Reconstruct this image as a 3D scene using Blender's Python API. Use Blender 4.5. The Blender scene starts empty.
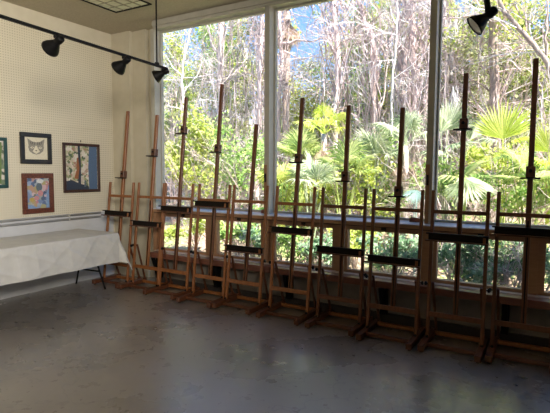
import bpy, math, random
from mathutils import Vector, Matrix
R = random.Random(7)
COL = bpy.context.scene.collection
SC = bpy.context.scene

# ------------------------------------------------------------------ camera
CAM = Vector((5.6366, -4.6863, 1.55))
YAW, PIT, ROL, FPX = -0.53205, 0.07498, 0.00552, 473.5
W, H = 550, 413
fw = Vector((math.sin(YAW)*math.cos(PIT), math.cos(YAW)*math.cos(PIT), -math.sin(PIT)))
rt0 = Vector((math.cos(YAW), -math.sin(YAW), 0)); up0 = rt0.cross(fw)
rt = rt0*math.cos(ROL)+up0*math.sin(ROL); up = up0*math.cos(ROL)-rt0*math.sin(ROL)
cd = bpy.data.cameras.new('camera'); co = bpy.data.objects.new('camera', cd); COL.objects.link(co)
cd.sensor_width = 36; cd.lens = FPX/W*36; cd.clip_start = .05; cd.clip_end = 300
co.matrix_world = Matrix(((rt.x, up.x, -fw.x, CAM.x), (rt.y, up.y, -fw.y, CAM.y), (rt.z, up.z, -fw.z, CAM.z), (0, 0, 0, 1)))
SC.camera = co
def at(px, py, Y):
    "world point on the vertical plane y=Y that the photograph shows at px,py"
    d = fw+rt*((px-W/2)/FPX)-up*((py-H/2)/FPX)
    return CAM+d*((Y-CAM.y)/d.y)

# ------------------------------------------------------------------ materials
def new_mat(name):
    m = bpy.data.materials.new(name); m.use_nodes = True
    nt = m.node_tree; b = nt.nodes['Principled BSDF']
    return m, nt, b
def mixc(nt, fac, a, b):
    n = nt.nodes.new('ShaderNodeMix'); n.data_type = 'RGBA'
    if isinstance(fac, (int, float)): n.inputs[0].default_value = fac
    else: nt.links.new(fac, n.inputs[0])
    for s, v in ((6, a), (7, b)):
        if isinstance(v, tuple): n.inputs[s].default_value = (*v, 1) if len(v) == 3 else v
        else: nt.links.new(v, n.inputs[s])
    return n.outputs[2]
def noise(nt, scale, detail=3, vec=None, rough=.55):
    n = nt.nodes.new('ShaderNodeTexNoise'); n.inputs['Scale'].default_value = scale; n.inputs['Detail'].default_value = detail
    n.inputs['Roughness'].default_value = rough
    if vec is not None: nt.links.new(vec, n.inputs['Vector'])
    return n
def objcoord(nt, scale=None):
    t = nt.nodes.new('ShaderNodeTexCoord')
    if scale is None: return t.outputs['Object']
    mp = nt.nodes.new('ShaderNodeMapping'); mp.inputs['Scale'].default_value = scale
    nt.links.new(t.outputs['Object'], mp.inputs['Vector']); return mp.outputs['Vector']
def ramp(nt, fac, stops):
    n = nt.nodes.new('ShaderNodeValToRGB'); nt.links.new(fac, n.inputs[0])
    e = n.color_ramp.elements
    while len(e) > 2: e.remove(e[-1])
    for i, (p, c) in enumerate(stops):
        el = e[i] if i < 2 else e.new(p)
        el.position = p; el.color = (*c, 1)
    return n.outputs[0]
def math_n(nt, op, a, b=None):
    n = nt.nodes.new('ShaderNodeMath'); n.operation = op
    for i, v in enumerate((a, b)):
        if v is None: continue
        if isinstance(v, (int, float)): n.inputs[i].default_value = v
        else: nt.links.new(v, n.inputs[i])
    return n.outputs[0]
def bump(nt, b, h, strength=.3, dist=.01):
    n = nt.nodes.new('ShaderNodeBump'); n.inputs['Strength'].default_value = strength; n.inputs['Distance'].default_value = dist
    nt.links.new(h, n.inputs['Height']); nt.links.new(n.outputs[0], b.inputs['Normal'])
def plain(name, c1, c2=None, rough=.6, scale=(6, 6, 6), nscale=2.0, metal=0, bmp=0, spec=.5):
    m, nt, b = new_mat(name)
    c2 = c2 or tuple(x*.8 for x in c1)
    n = noise(nt, nscale, 4, objcoord(nt, scale))
    f = ramp(nt, n.outputs[0], [(.35, (0, 0, 0)), (.65, (1, 1, 1))])
    nt.links.new(mixc(nt, f, c1, c2), b.inputs['Base Color'])
    b.inputs['Roughness'].default_value = rough; b.inputs['Metallic'].default_value = metal
    b.inputs['Specular IOR Level'].default_value = spec
    if bmp: bump(nt, b, n.outputs[0], bmp)
    return m
M = {}
M['wall'] = plain('painted_wall', (.66, .61, .49), (.62, .57, .45), .7, (2, 2, 2), 3)
M['wall_low'] = plain('painted_block_wall', (.60, .61, .63), (.54, .55, .57), .65, (2, 2, 5), 2, bmp=.2)
M['column'] = plain('painted_column', (.60, .55, .43), (.56, .51, .39), .7, (2, 2, 2), 3)
M['frame_paint'] = plain('painted_window_frame', (.50, .48, .42), (.45, .435, .375), .5, (3, 3, 3), 3)
M['ceil'] = plain('textured_ceiling', (.56, .50, .39), (.49, .435, .335), .9, (8, 8, 8), 6, bmp=.6)
M['wood_frame'] = plain('tan_window_wood', (.42, .235, .13), (.36, .19, .10), .5, (3, 3, 20), 3)
M['ledge'] = plain('worn_ledge_paint', (.86, .82, .84), (.74, .70, .72), .35, (3, 3, 3), 4)
M['sill'] = plain('pale_sill_board', (.66, .54, .44), (.56, .45, .36), .4, (3, 3, 3), 3)
M['skirt_shade'] = plain('skirting_shadow', (.045, .034, .028), None, .7)
M['shelf'] = plain('red_brown_shelf', (.20, .075, .045), (.15, .055, .035), .4, (2, 15, 15), 3)
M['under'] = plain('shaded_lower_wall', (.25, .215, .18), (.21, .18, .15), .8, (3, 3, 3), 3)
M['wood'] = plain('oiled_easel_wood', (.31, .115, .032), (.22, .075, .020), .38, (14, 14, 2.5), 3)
M['mast'] = plain('shaded_mast_wood', (.17, .058, .018), (.115, .037, .011), .4, (14, 14, 2.5), 3)  # easel wood darkened in colour so masts read as silhouettes against the windows
M['wood_shaded'] = plain('shaded_easel_wood', (.165, .058, .019), (.11, .037, .012), .42, (14, 14, 2.5), 3)  # same easel wood with shade put into its colour, for the right-hand easels
M['wood2'] = plain('dark_easel_wood', (.13, .045, .018), (.085, .028, .012), .42, (3, 14, 14), 3)
M['tray'] = plain('dark_easel_tray', (.012, .008, .006), (.008, .005, .004), .5, (4, 20, 20), 3, spec=.15)
M['black'] = plain('black_metal', (.007, .007, .008), (.005, .005, .005), .5, spec=.2)
M['white_in'] = plain('white_reflector', (.85, .84, .80), (.8, .79, .75), .4)
M['pipe'] = plain('painted_conduit', (.50, .49, .47), (.42, .41, .39), .4)
M['cloth'] = plain('white_tablecloth', (.60, .59, .565), (.54, .53, .505), .55, (3, 3, 3), 3, bmp=.15)
M['tabletop'] = plain('grey_table_top', (.4, .39, .37), None, .5)
M['frame_black'] = plain('black_picture_frame', (.016, .014, .013), None, .35)
M['frame_red'] = plain('red_brown_picture_frame', (.17, .052, .026), (.07, .02, .012), .35, (30, 30, 30), 2)
M['frame_dark'] = plain('dark_wood_picture_frame', (.06, .022, .014), (.035, .013, .009), .35, (20, 20, 4), 2)
M['frame_green'] = plain('teal_picture_frame', (.02, .075, .07), (.015, .05, .05), .4)
M['paper'] = plain('cream_paper', (.74, .69, .55), (.66, .60, .46), .8, (20, 20, 20), 3)
M['ink'] = plain('grey_charcoal', (.16, .15, .13), (.40, .37, .31), .9, (60, 60, 60), 3)
M['ink2'] = plain('dark_charcoal', (.05, .047, .043), (.12, .11, .10), .9, (60, 60, 60), 3)
M['louver'] = plain('ivory_louver', (.36, .34, .24), (.30, .28, .19), .35)
M['lens'] = plain('pale_reflector', (.88, .88, .72), (.75, .75, .58), .5)
M['bronze'] = plain('dark_latch_metal', (.035, .022, .016), None, .4, metal=.4)
M['brick'] = plain('red_brick', (.32, .12, .075), (.25, .09, .055), .8, (20, 20, 20), 3)

def pegboard():
    m, nt, b = new_mat('pegboard')
    t = objcoord(nt); s = nt.nodes.new('ShaderNodeSeparateXYZ'); nt.links.new(t, s.inputs[0])
    P = .030
    d = []
    for ax in (1, 2):
        a = math_n(nt, 'DIVIDE', s.outputs[ax], P); a = math_n(nt, 'FRACT', a); a = math_n(nt, 'SUBTRACT', a, .5)
        d.append(math_n(nt, 'MULTIPLY', a, a))
    r = math_n(nt, 'SQRT', math_n(nt, 'ADD', d[0], d[1]))
    hole = ramp(nt, r, [(.20, (1, 1, 1)), (.27, (0, 0, 0))])
    n = noise(nt, 1.5, 3, objcoord(nt))
    base = mixc(nt, n.outputs[0], (.71, .655, .525), (.65, .60, .47))
    nt.links.new(mixc(nt, hole, base, (.47, .42, .31)), b.inputs['Base Color'])
    b.inputs['Roughness'].default_value = .65
    return m
M['peg'] = pegboard()
def concrete():
    m, nt, b = new_mat('polished_concrete')
    n1 = noise(nt, .9, 6, objcoord(nt), .6); n2 = noise(nt, 7, 6, objcoord(nt), .65)
    c = mixc(nt, ramp(nt, n1.outputs[0], [(.3, (0, 0, 0)), (.7, (1, 1, 1))]), (.115, .097, .080), (.24, .205, .172))
    c = mixc(nt, ramp(nt, n2.outputs[0], [(.45, (0, 0, 0)), (.75, (.55, .55, .55))]), c, (.25, .225, .195))
    # fine pale scratches and cracks
    v = nt.nodes.new('ShaderNodeTexVoronoi'); v.feature = 'DISTANCE_TO_EDGE'; v.inputs['Scale'].default_value = .55
    wv = noise(nt, 3, 3, objcoord(nt))
    add = nt.nodes.new('ShaderNodeVectorMath'); add.operation = 'ADD'
    nt.links.new(objcoord(nt), add.inputs[0]); nt.links.new(wv.outputs[1], add.inputs[1]); nt.links.new(add.outputs[0], v.inputs['Vector'])
    cr = ramp(nt, v.outputs[0], [(.002, (.5, .5, .5)), (.007, (0, 0, 0))])
    c = mixc(nt, cr, c, (.06, .05, .045))
    nt.links.new(c, b.inputs['Base Color'])
    nt.links.new(ramp(nt, n2.outputs[0], [(.35, (.24, .24, .24)), (.65, (.5, .5, .5))]), b.inputs['Roughness'])
    b.inputs['Specular IOR Level'].default_value = .6
    b.inputs['Coat Weight'].default_value = 1; b.inputs['Coat IOR'].default_value = 1.75
    nt.links.new(ramp(nt, n1.outputs[0], [(.35, (.20, .20, .20)), (.65, (.36, .36, .36))]), b.inputs['Coat Roughness'])
    bump(nt, b, n2.outputs[0], .06)
    return m
M['concrete'] = concrete()
def glass():
    m = bpy.data.materials.new('window_glass'); m.use_nodes = True; nt = m.node_tree; nt.nodes.clear()
    o = nt.nodes.new('ShaderNodeOutputMaterial'); t = nt.nodes.new('ShaderNodeBsdfTransparent'); g = nt.nodes.new('ShaderNodeBsdfGlossy')
    g.inputs['Roughness'].default_value = .02; t.inputs[0].default_value = (.96, .97, .97, 1)
    mx = nt.nodes.new('ShaderNodeMixShader'); mx.inputs[0].default_value = .035
    nt.links.new(t.outputs[0], mx.inputs[1]); nt.links.new(g.outputs[0], mx.inputs[2]); nt.links.new(mx.outputs[0], o.inputs[0])
    return m
M['glass'] = glass()
def leafmat(name, stops, trans=.35):
    m = bpy.data.materials.new(name); m.use_nodes = True; nt = m.node_tree; nt.nodes.clear()
    o = nt.nodes.new('ShaderNodeOutputMaterial'); g = nt.nodes.new('ShaderNodeNewGeometry')
    c = ramp(nt, g.outputs['Random Per Island'], stops)
    d = nt.nodes.new('ShaderNodeBsdfDiffuse'); t = nt.nodes.new('ShaderNodeBsdfTranslucent')
    mx = nt.nodes.new('ShaderNodeMixShader'); mx.inputs[0].default_value = trans
    nt.links.new(c, d.inputs[0]); nt.links.new(c, t.inputs[0])
    nt.links.new(d.outputs[0], mx.inputs[1]); nt.links.new(t.outputs[0], mx.inputs[2]); nt.links.new(mx.outputs[0], o.inputs[0])
    return m
L = {}
L['yellow'] = leafmat('yellow_green_leaves', [(0, (.24, .34, .07)), (.4, (.48, .56, .12)), (.8, (.70, .74, .22)), (1, (.85, .82, .42))], .5)
L['green'] = leafmat('fresh_green_leaves', [(0, (.16, .30, .08)), (.5, (.34, .52, .15)), (1, (.64, .74, .32))], .45)
L['olive'] = leafmat('olive_leaves', [(0, (.20, .25, .10)), (.5, (.38, .42, .17)), (1, (.60, .62, .34))], .5)
L['dark'] = leafmat('deep_green_leaves', [(0, (.08, .16, .07)), (.5, (.18, .30, .13)), (1, (.36, .50, .28))], .45)
L['fern'] = leafmat('cool_green_fronds', [(0, (.16, .28, .16)), (.5, (.30, .46, .28)), (1, (.58, .72, .50))], .45)
L['blue'] = leafmat('blue_green_frond', [(0, (.30, .46, .44)), (1, (.46, .62, .58))])
L['palm'] = leafmat('palmetto_frond', [(0, (.20, .32, .10)), (.5, (.46, .56, .20)), (1, (.78, .80, .40))], .5)
L['palmgrey'] = leafmat('grey_green_frond', [(0, (.26, .34, .20)), (.5, (.50, .57, .38)), (1, (.85, .87, .66))], .45)
L['palmlit'] = leafmat('sunlit_yellow_frond', [(0, (.50, .62, .08)), (.5, (.68, .78, .15)), (1, (.85, .88, .30))])
L['dead'] = leafmat('dry_frond', [(0, (.22, .15, .10)), (.5, (.42, .30, .22)), (1, (.62, .50, .40))])
L['moss'] = leafmat('grey_hanging_moss', [(0, (.44, .42, .44)), (.5, (.62, .59, .60)), (1, (.82, .79, .80))])
L['twig'] = leafmat('pinkish_twigs', [(0, (.45, .34, .32)), (.5, (.70, .57, .55)), (1, (.92, .82, .82))], .3)
L['twigpale'] = leafmat('pale_twigs', [(0, (.60, .54, .55)), (.5, (.80, .74, .76)), (1, (.95, .92, .95))], .3)
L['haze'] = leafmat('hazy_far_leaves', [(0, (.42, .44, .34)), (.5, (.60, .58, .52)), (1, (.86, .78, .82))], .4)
L['litter'] = leafmat('fallen_leaves', [(0, (.20, .12, .08)), (.5, (.42, .28, .20)), (1, (.66, .50, .40))], .1)
B = {}
B['grey'] = plain('grey_bark', (.66, .58, .54), (.42, .35, .32), .9, (8, 8, 1.5), 3, bmp=.5)
B['pink'] = plain('pale_pinkish_bark', (.80, .66, .62), (.54, .42, .39), .9, (8, 8, 1.5), 3, bmp=.5)
B['brown'] = plain('brown_bark', (.46, .36, .31), (.27, .20, .17), .9, (8, 8, 1.5), 3, bmp=.5)
B['pale'] = plain('whitish_bark', (.80, .74, .70), (.55, .48, .45), .9, (8, 8, 1.5), 3, bmp=.5)
def groundmat():
    m, nt, b = new_mat('leaf_litter_ground')
    n = noise(nt, 1.1, 5, objcoord(nt), .6); n2 = noise(nt, 14, 5, objcoord(nt), .7)
    c = mixc(nt, ramp(nt, n2.outputs[0], [(.3, (0, 0, 0)), (.7, (1, 1, 1))]), (.24, .15, .10), (.60, .44, .34))
    c = mixc(nt, ramp(nt, n.outputs[0], [(.5, (0, 0, 0)), (.62, (.8, .8, .8))]), c, (.30, .42, .12))
    nt.links.new(c, b.inputs['Base Color']); b.inputs['Roughness'].default_value = .95
    bump(nt, b, n2.outputs[0], .8, .05)
    return m
M['ground'] = groundmat()

# ------------------------------------------------------------------ mesh building
class MB:
    def __init__(s): s.v = []; s.f = []
    def add(s, vs, fs):
        o = len(s.v); s.v += [tuple(x) for x in vs]; s.f += [tuple(i+o for i in f) for f in fs]; return s
    def box(s, x0, y0, z0, x1, y1, z1, bev=0.0):
        return s.obox(Vector(((x0+x1)/2, (y0+y1)/2, (z0+z1)/2)), Vector((1, 0, 0)), Vector((0, 1, 0)), Vector((0, 0, 1)), abs(x1-x0)/2, abs(y1-y0)/2, abs(z1-z0)/2, bev)
    def obox(s, c, ax, ay, az, hx, hy, hz, bev=0.0):
        if bev <= 0:
            vs = [c+ax*(i*hx)+ay*(j*hy)+az*(k*hz) for i in (-1, 1) for j in (-1, 1) for k in (-1, 1)]
            return s.add(vs, [(0, 1, 3, 2), (4, 6, 7, 5), (0, 4, 5, 1), (2, 3, 7, 6), (0, 2, 6, 4), (1, 5, 7, 3)])
        b = min(bev, hx*.9, hy*.9, hz*.9)   # chamfered box: 24 vertices
        vs = []; idx = {}
        for i in (-1, 1):
            for j in (-1, 1):
                for k in (-1, 1):
                    for a in range(3):
                        h = [hx-b, hy-b, hz-b]; h[a] = (hx, hy, hz)[a]
                        idx[(i, j, k, a)] = len(vs); vs.append(c+ax*(i*h[0])+ay*(j*h[1])+az*(k*h[2]))
        fs = []
        for a in range(3):
            u, w = [(1, 2), (2, 0), (0, 1)][a]
            for sg in (-1, 1):
                q = []
                for (p, r) in ((-1, -1), (1, -1), (1, 1), (-1, 1)):
                    t = [0, 0, 0]; t[a] = sg; t[u] = p; t[w] = r; q.append(idx[(*t, a)])
                fs.append(tuple(q if sg > 0 else q[::-1]))
        for a in range(3):                       # edges parallel to axis a
            u, w = [(1, 2), (2, 0), (0, 1)][a]
            for p in (-1, 1):
                for r in (-1, 1):
                    t0 = [0, 0, 0]; t0[a] = -1; t0[u] = p; t0[w] = r; t1 = t0[:]; t1[a] = 1
                    q = [idx[(*t0, u)], idx[(*t1, u)], idx[(*t1, w)], idx[(*t0, w)]]
                    fs.append(tuple(q))
        for i in (-1, 1):
            for j in (-1, 1):
                for k in (-1, 1): fs.append(tuple(idx[(i, j, k, a)] for a in range(3)))
        return s.add(vs, fs)
    def bar(s, p, q, w, t, hint=Vector((0, 1, 0)), bev=0.0):
        "bar from p to q: w wide across, t thick along hint"
        p, q = Vector(p), Vector(q); az = (q-p); l = az.length; az.normalize()
        ay = (hint-az*hint.dot(az)).normalized(); ax = ay.cross(az)
        return s.obox((p+q)/2, ax, ay, az, w/2, t/2, l/2, bev)
    def tube(s, pts, rad, n=8, cap=True):
        pts = [Vector(p) for p in pts]; m = len(pts)
        rad = rad if isinstance(rad, (list, tuple)) else [rad]*m
        o = len(s.v); u = None
        for i, p in enumerate(pts):
            t = (pts[min(i+1, m-1)]-pts[max(i-1, 0)]).normalized()
            if u is None:
                u = t.cross(Vector((0, 0, 1)) if abs(t.z) < .9 else Vector((1, 0, 0))).normalized()
            else:
                u = (u-t*u.dot(t)); u = u.normalized() if u.length > 1e-6 else t.orthogonal().normalized()
            w = t.cross(u)
            for k in range(n):
                a = 2*math.pi*k/n; s.v.append(tuple(p+(u*math.cos(a)+w*math.sin(a))*rad[i]))
        for i in range(m-1):
            for k in range(n):
                k2 = (k+1) % n
                s.f.append((o+i*n+k, o+i*n+k2, o+(i+1)*n+k2, o+(i+1)*n+k))
        if cap and n > 2: s.f.append(tuple(o+k for k in range(n))[::-1]); s.f.append(tuple(o+(m-1)*n+k for k in range(n)))
        return s
    def lathe(s, p, d, prof, n=16):
        "revolve (distance along d, radius) profile"
        p, d = Vector(p), Vector(d).normalized()
        return s.tube2([p+d*a for a, r in prof], d, [r for a, r in prof], n)
    def tube2(s, cs, d, rs, n):
        u = d.orthogonal().normalized(); w = d.cross(u); o = len(s.v)
        for c, r in zip(cs, rs):
            for k in range(n):
                a = 2*math.pi*k/n; s.v.append(tuple(c+(u*math.cos(a)+w*math.sin(a))*r))
        for i in range(len(cs)-1):
            for k in range(n):
                k2 = (k+1) % n; s.f.append((o+i*n+k, o+i*n+k2, o+(i+1)*n+k2, o+(i+1)*n+k))
        return s
    def build(s, name, mat, parent=None, smooth=False):
        me = bpy.data.meshes.new(name); me.from_pydata(s.v, [], s.f); me.update()
        me.materials.append(mat)
        if smooth:
            me.polygons.foreach_set('use_smooth', [True]*len(me.polygons))
        o = bpy.data.objects.new(name, me); COL.objects.link(o)
        if parent is not None:
            o.parent = parent; o.matrix_parent_inverse = parent.matrix_basis.inverted()
        return o
def tag(o, label, cat, group=None, kind=None):
    o['label'] = label; o['category'] = cat
    if group: o['group'] = group
    if kind: o['kind'] = kind
    return o
def empty(name, loc, label, cat, group=None):
    o = bpy.data.objects.new(name, None); COL.objects.link(o); o.location = loc; o.empty_display_size = .1
    return tag(o, label, cat, group)
def struct(o): o['kind'] = 'structure'; return o

# ------------------------------------------------------------------ room shell
CH = 3.5136            # ceiling height
XR, YB = 9.0, -9.0     # right wall and back wall
fl = MB().box(-.15, YB-.15, -.12, XR+.15, .30, 0).build('floor', M['concrete']); struct(fl)
ce = MB().box(-.15, YB-.15, CH, XR+.15, .42, CH+.25).build('ceiling', M['ceil']); struct(ce)
wl = MB().box(-.15, YB, 0, 0, .40, CH).build('wall_left', M['wall']); struct(wl)
MB().box(0, YB, .0, .004, .14, .955).build('painted_lower_wall', M['wall_low'], wl)
MB().box(0, YB, .955, .008, .14, 2.118).build('pegboard_panel', M['peg'], wl)
MB().box(0, YB, 2.122, .008, .14, 3.34).build('pegboard_panel', M['peg'], wl)
wr = MB().box(XR, YB, 0, XR+.15, .16, CH).build('wall_right', M['wall']); struct(wr)
wb = MB().box(-.15, YB-.15, 0, XR+.15, YB, CH).build('wall_back', M['wall']); struct(wb)

# window wall: corner columns, lower wall, frames
ZT, ZS, ZR = 3.40, .475, 1.06
ff = MB()
PA, PB, PC = .17, .225, .28
xa, xb = at(130, 100, PA).x, at(146, 100, PB).x
wf = MB().box(-.15, .32, 0, .72, .40, CH).build('wall_front', M['column']); struct(wf)
MB().box(8.30, .02, ZS-.045, XR, .33, CH).build('end_pier', M['column'], wf)
MB().box(.0, PA, 0, xa, .33, CH).build('pilaster', M['column'], wf)
MB().box(xa, PB, 0, xb, .33, CH).build('pilaster', M['column'], wf)
MB().box(xb, PC, 0, .84, .33, CH).build('pilaster', M['column'], wf)
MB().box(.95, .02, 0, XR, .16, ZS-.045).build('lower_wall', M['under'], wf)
tr = MB().box(1.04, -.012, 0, XR, .02, .10).build('baseboard_shade', M['skirt_shade']); struct(tr)  # dark strip paints the shadow along the wall foot behind the easel bases
# the continuous head, sill and ledge
MX = [.95, 2.73, 4.565, 6.40, 8.24]
hd = MB().box(1.0, -.0, ZT, XR, .16, CH).box(1.0, -.02, ZT+.035, XR, .0, CH-.02).build('trim_head', M['frame_paint']); struct(hd)
sl = MB().box(1.04, -.02, ZS-.05, XR, .15, ZS-.012).build('trim_sill', M['wood_frame']); struct(sl)
MB().box(1.02, -.055, ZS-.022, XR, .10, ZS).build('sill_board', M['sill'], sl)
lg = MB()
lg.add([(1.0, -.055, ZR-.022), (XR, -.055, ZR-.022), (XR, .13, ZR), (1.0, .13, ZR), (1.0, -.055, ZR-.03), (XR, -.055, ZR-.03), (XR, .13, ZR-.03), (1.0, .13, ZR-.03)],
       [(0, 1, 2, 3), (7, 6, 5, 4), (0, 4, 5, 1), (1, 5, 6, 2), (2, 6, 7, 3), (3, 7, 4, 0)])
lo = lg.build('trim_ledge', M['ledge']); struct(lo)
MB().box(1.0, -.05, ZR-.068, XR, .13, ZR-.03).build('ledge_front', M['wood_frame'], lo)
MB().box(1.0, -.03, ZR-.077, XR, .10, ZR-.068).build('ledge_gap', M['bronze'], lo)
# mullions (pale upper part above the ledge, tan wood below)
def latch(x, z, y, parent, w=.035, h=.02):
    return MB().box(x-w/2, y-.018, z-h/2, x+w/2, y, z+h/2, .003).bar((x, y-.012, z), (x+.03, y-.03, z-.02), .012, .01).build('latch', M['bronze'], parent)
wn = 0
for i, x in enumerate(MX):
    w = .062
    x0, x1 = (x, x+w) if i else (.95, 1.012)
    mu = MB().box(x0, .0, ZR-.02, x1, .15, ZT+.01).build('trim_%d' % (i+1), M['frame_paint']); struct(mu)
    MB().box(x0, .002, ZS-.01, x1, .15, ZR-.03).build('lower_post', M['wood_frame'], mu)
    if 0 < i < 3: MB().box(x0-.001, -.004, ZR-.01, x0+.036, .0, 1.62).build('wood_strip', M['wood_frame'], mu)
    if 0 < i < 3: MB().box(x0+.008, -.016, 1.42, x0+.03, 0, 1.52, .004).bar((x0+.019, -.012, 1.45), (x0+.019, -.03, 1.50), .012, .01).build('latch', M['bronze'], mu)
for i in range(4):
    a = MX[i]+.062 if i else 1.012; b = MX[i+1] if i < 4 else XR
    if i > 3: continue
    wn += 1
    wi = MB().box(a, .105, ZR, b, .15, ZR+.02).box(a, .105, ZT-.02, b, .15, ZT).box(a, .105, ZR+.02, a+.02, .15, ZT-.02).box(b-.02, .105, ZR+.02, b, .15, ZT-.02).build('window_%d' % wn, M['frame_paint']); struct(wi)
    MB().box(a+.01, .125, ZR+.01, b-.01, .131, ZT-.01).build('pane', M['glass'], wi)
    mid = MX[i]+.062/2+.92-.032 if i else 1.93
    if i: mid = (MX[i]+MX[i+1])/2+.03
    post = MB().box(mid-.03, .002, ZS-.01, mid+.03, .15, ZR-.03).build('trim_%d' % (wn+10), M['wood_frame']); struct(post)
    for (c, d) in ((a, mid-.03), (mid+.03, b)):
        wn += 1
        t = .058; e = .052
        sa = MB().box(c, .02, ZS, c+t, .09, ZR-.075).box(d-t, .02, ZS, d, .09, ZR-.075)
        sa.box(c+t, .02, ZR-.075-e, d-t, .09, ZR-.075).box(c+t, .02, ZS, d-t, .09, ZS+.03)
        so = sa.build('window_%d' % wn, M['wood_frame']); struct(so)
        MB().box(c+t-.01, .052, ZS+.02, d-t+.01, .058, ZR-.065-e).build('pane', M['glass'], so)
        latch((c+d)/2+.02, ZR-.075-.02, .02, so, .05, .03)
# long red-brown shelf under the windows, on dark brackets
sh = empty('window_shelf', (4, -.08, .46), 'long red-brown wooden shelf running below the windows behind the easels', 'shelf')
MB().box(1.06, -.175, .445, XR-.01, .018, .468, .003).box(1.06, -.17, .40, XR-.01, -.15, .445).build('board', M['shelf'], sh)
for x in (1.08, 2.06, 3.09, 4.19, 5.31):
    MB().box(x-.03, -.06, .10, x+.03, .018, .40).bar((x, -.05, .12), (x, -.14, .395), .04, .03).build('bracket', M['black'], sh)

# conduits on the left wall
for z, yy in ((.938, 'upper'), (.884, 'lower')):
    c = empty('conduit_pipe', (0, -1, z), '%s of the two painted pipes running along the left wall above the table' % yy, 'pipe')
    MB().tube([(.022, YB+.05, z), (.022, -.10, z)], .013, 10).build('pipe', M['pipe'], c, True)
    for y in (-.62, -2.2, -3.8, -5.4): MB().box(.004, y-.012, z-.02, .038, y+.012, z+.02, .004).build('clip', M['pipe'], c)

# ------------------------------------------------------------------ easels
def easel(xc, yf, s, tipy, tray_z, mast_top, clamp_z, label, w=.455):
    wm = M['wood'] if xc < 3.5 else M['wood_shaded']
    root = empty('easel', (xc, yf, 0), label, 'easel', 'wooden easels standing in a row along the window wall')
    ln = Vector((0, s, 1)).normalized(); back = Vector((0, 1, -s)).normalized()
    P = lambda x, z, off=0: Vector((xc+x, yf+s*(z-.06), z))+back*off
    hw = w/2
    rear = tipy+.50
    rear = min(rear, -.03)
    for sg in (-1, 1):
        x = sg*hw
        r = MB().box(xc+x-.026, tipy-.05, .012, xc+x+.026, rear, .064, .004).build('base_runner', M['wood2'], root)
        for y in (tipy-.02, rear-.03): MB().lathe((xc+x, y, 0), (0, 0, 1), [(0, .0), (0, .014), (.012, .014), (.012, 0)], 10).build('foot_pad', M['black'], r)
    MB().box(xc-hw+.024, tipy+.085, .014, xc+hw-.024, tipy+.118, .046, .003).build('front_base_rail', M['wood2'], root)
    MB().box(xc-hw+.024, rear-.09, .024, xc+hw-.024, rear-.055, .06, .003).build('rear_base_rail', M['wood'], root)
    for sg in (-1, 1):
        x = sg*hw
        u = MB().bar(P(x, .045), P(x, 1.385), .030, .026, back, .003).build('upright', wm, root)
        # rear brace from the upright down to the back of the runner
        x2 = x-sg*.026
        MB().bar(P(x2, .56, .01), (xc+x2, rear-.04, .075), .018, .022, Vector((1, 0, 0)), .002).bar((xc+x2, rear-.065, .062), (xc+x2, rear-.015, .062), .022, .03, Vector((0, 0, 1))).build('rear_brace', M['wood2'], root)
        k = P(x+sg*.015, .545)
        MB().lathe(k, (sg, 0, 0), [(0, 0), (0, .006), (.010, .006), (.010, .015), (.015, .018), (.026, .018), (.030, .014), (.030, 0)], 12).build('knob', M['black'], root, True)
        f = P(x, .07, -.014)
        MB().lathe(f, (0, -1, 0), [(0, 0), (0, .012), (.012, .012), (.016, .006), (.016, 0)], 10).build('foot_bolt', M['black'], root)
    MB().bar(P(-hw-.0, 1.195, -.006), P(hw, 1.195, -.006), .034, .02, back, .003).build('upper_crossbar', wm, root)
    MB().bar(P(-hw-.0, .275, -.006), P(hw, .275, -.006), .045, .02, back, .003).build('lower_crossbar', wm, root)
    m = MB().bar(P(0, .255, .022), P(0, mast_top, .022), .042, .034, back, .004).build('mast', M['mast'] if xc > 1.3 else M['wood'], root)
    # groove strip on the mast
    MB().bar(P(0, .30, .003), P(0, min(1.15, mast_top), .003), .010, .004, back).build('mast_groove', M['tray'], m)
    if clamp_z:
        c = MB().bar(P(0, clamp_z, .018), P(0, clamp_z+.10, .018), .07, .062, back, .004).build('canvas_clamp', M['wood2'], root)
        MB().bar(P(-.075, clamp_z, -.03), P(.075, clamp_z, -.03), .012, .07, back, .002).build('clamp_plate', M['tray'], c)
        MB().lathe(P(0, clamp_z+.06, -.013), -back, [(0, 0), (0, .012), (.016, .014), (.02, .008), (.02, 0)], 10).build('clamp_knob', M['black'], c)
    t0 = tray_z
    tr = MB().bar(P(-.245, t0, -.042), P(.245, t0, -.042), .058, .022, back, .003)
    tr.bar(P(-.262, t0+.030, -.050), P(.25, t0+.030, -.050), .012, .062, back, .002)
    to = tr.build('canvas_tray', M['tray'], root)
    MB().bar(P(-.268, t0-.033, -.055), P(.252, t0-.033, -.055), .012, .075, back, .002).build('tray_ledge', M['wood2'], to)
    MB().bar(P(.205, t0-.005, -.058), P(.228, t0-.005, -.058), .045, .012, back, .002).build('tray_end_block', M['wood'], to)
    MB().bar(P(0, t0-.028, -.018), P(0, t0+.028, -.018), .085, .03, back, .003).build('tray_block', M['wood2'], to)
    return root
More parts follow.
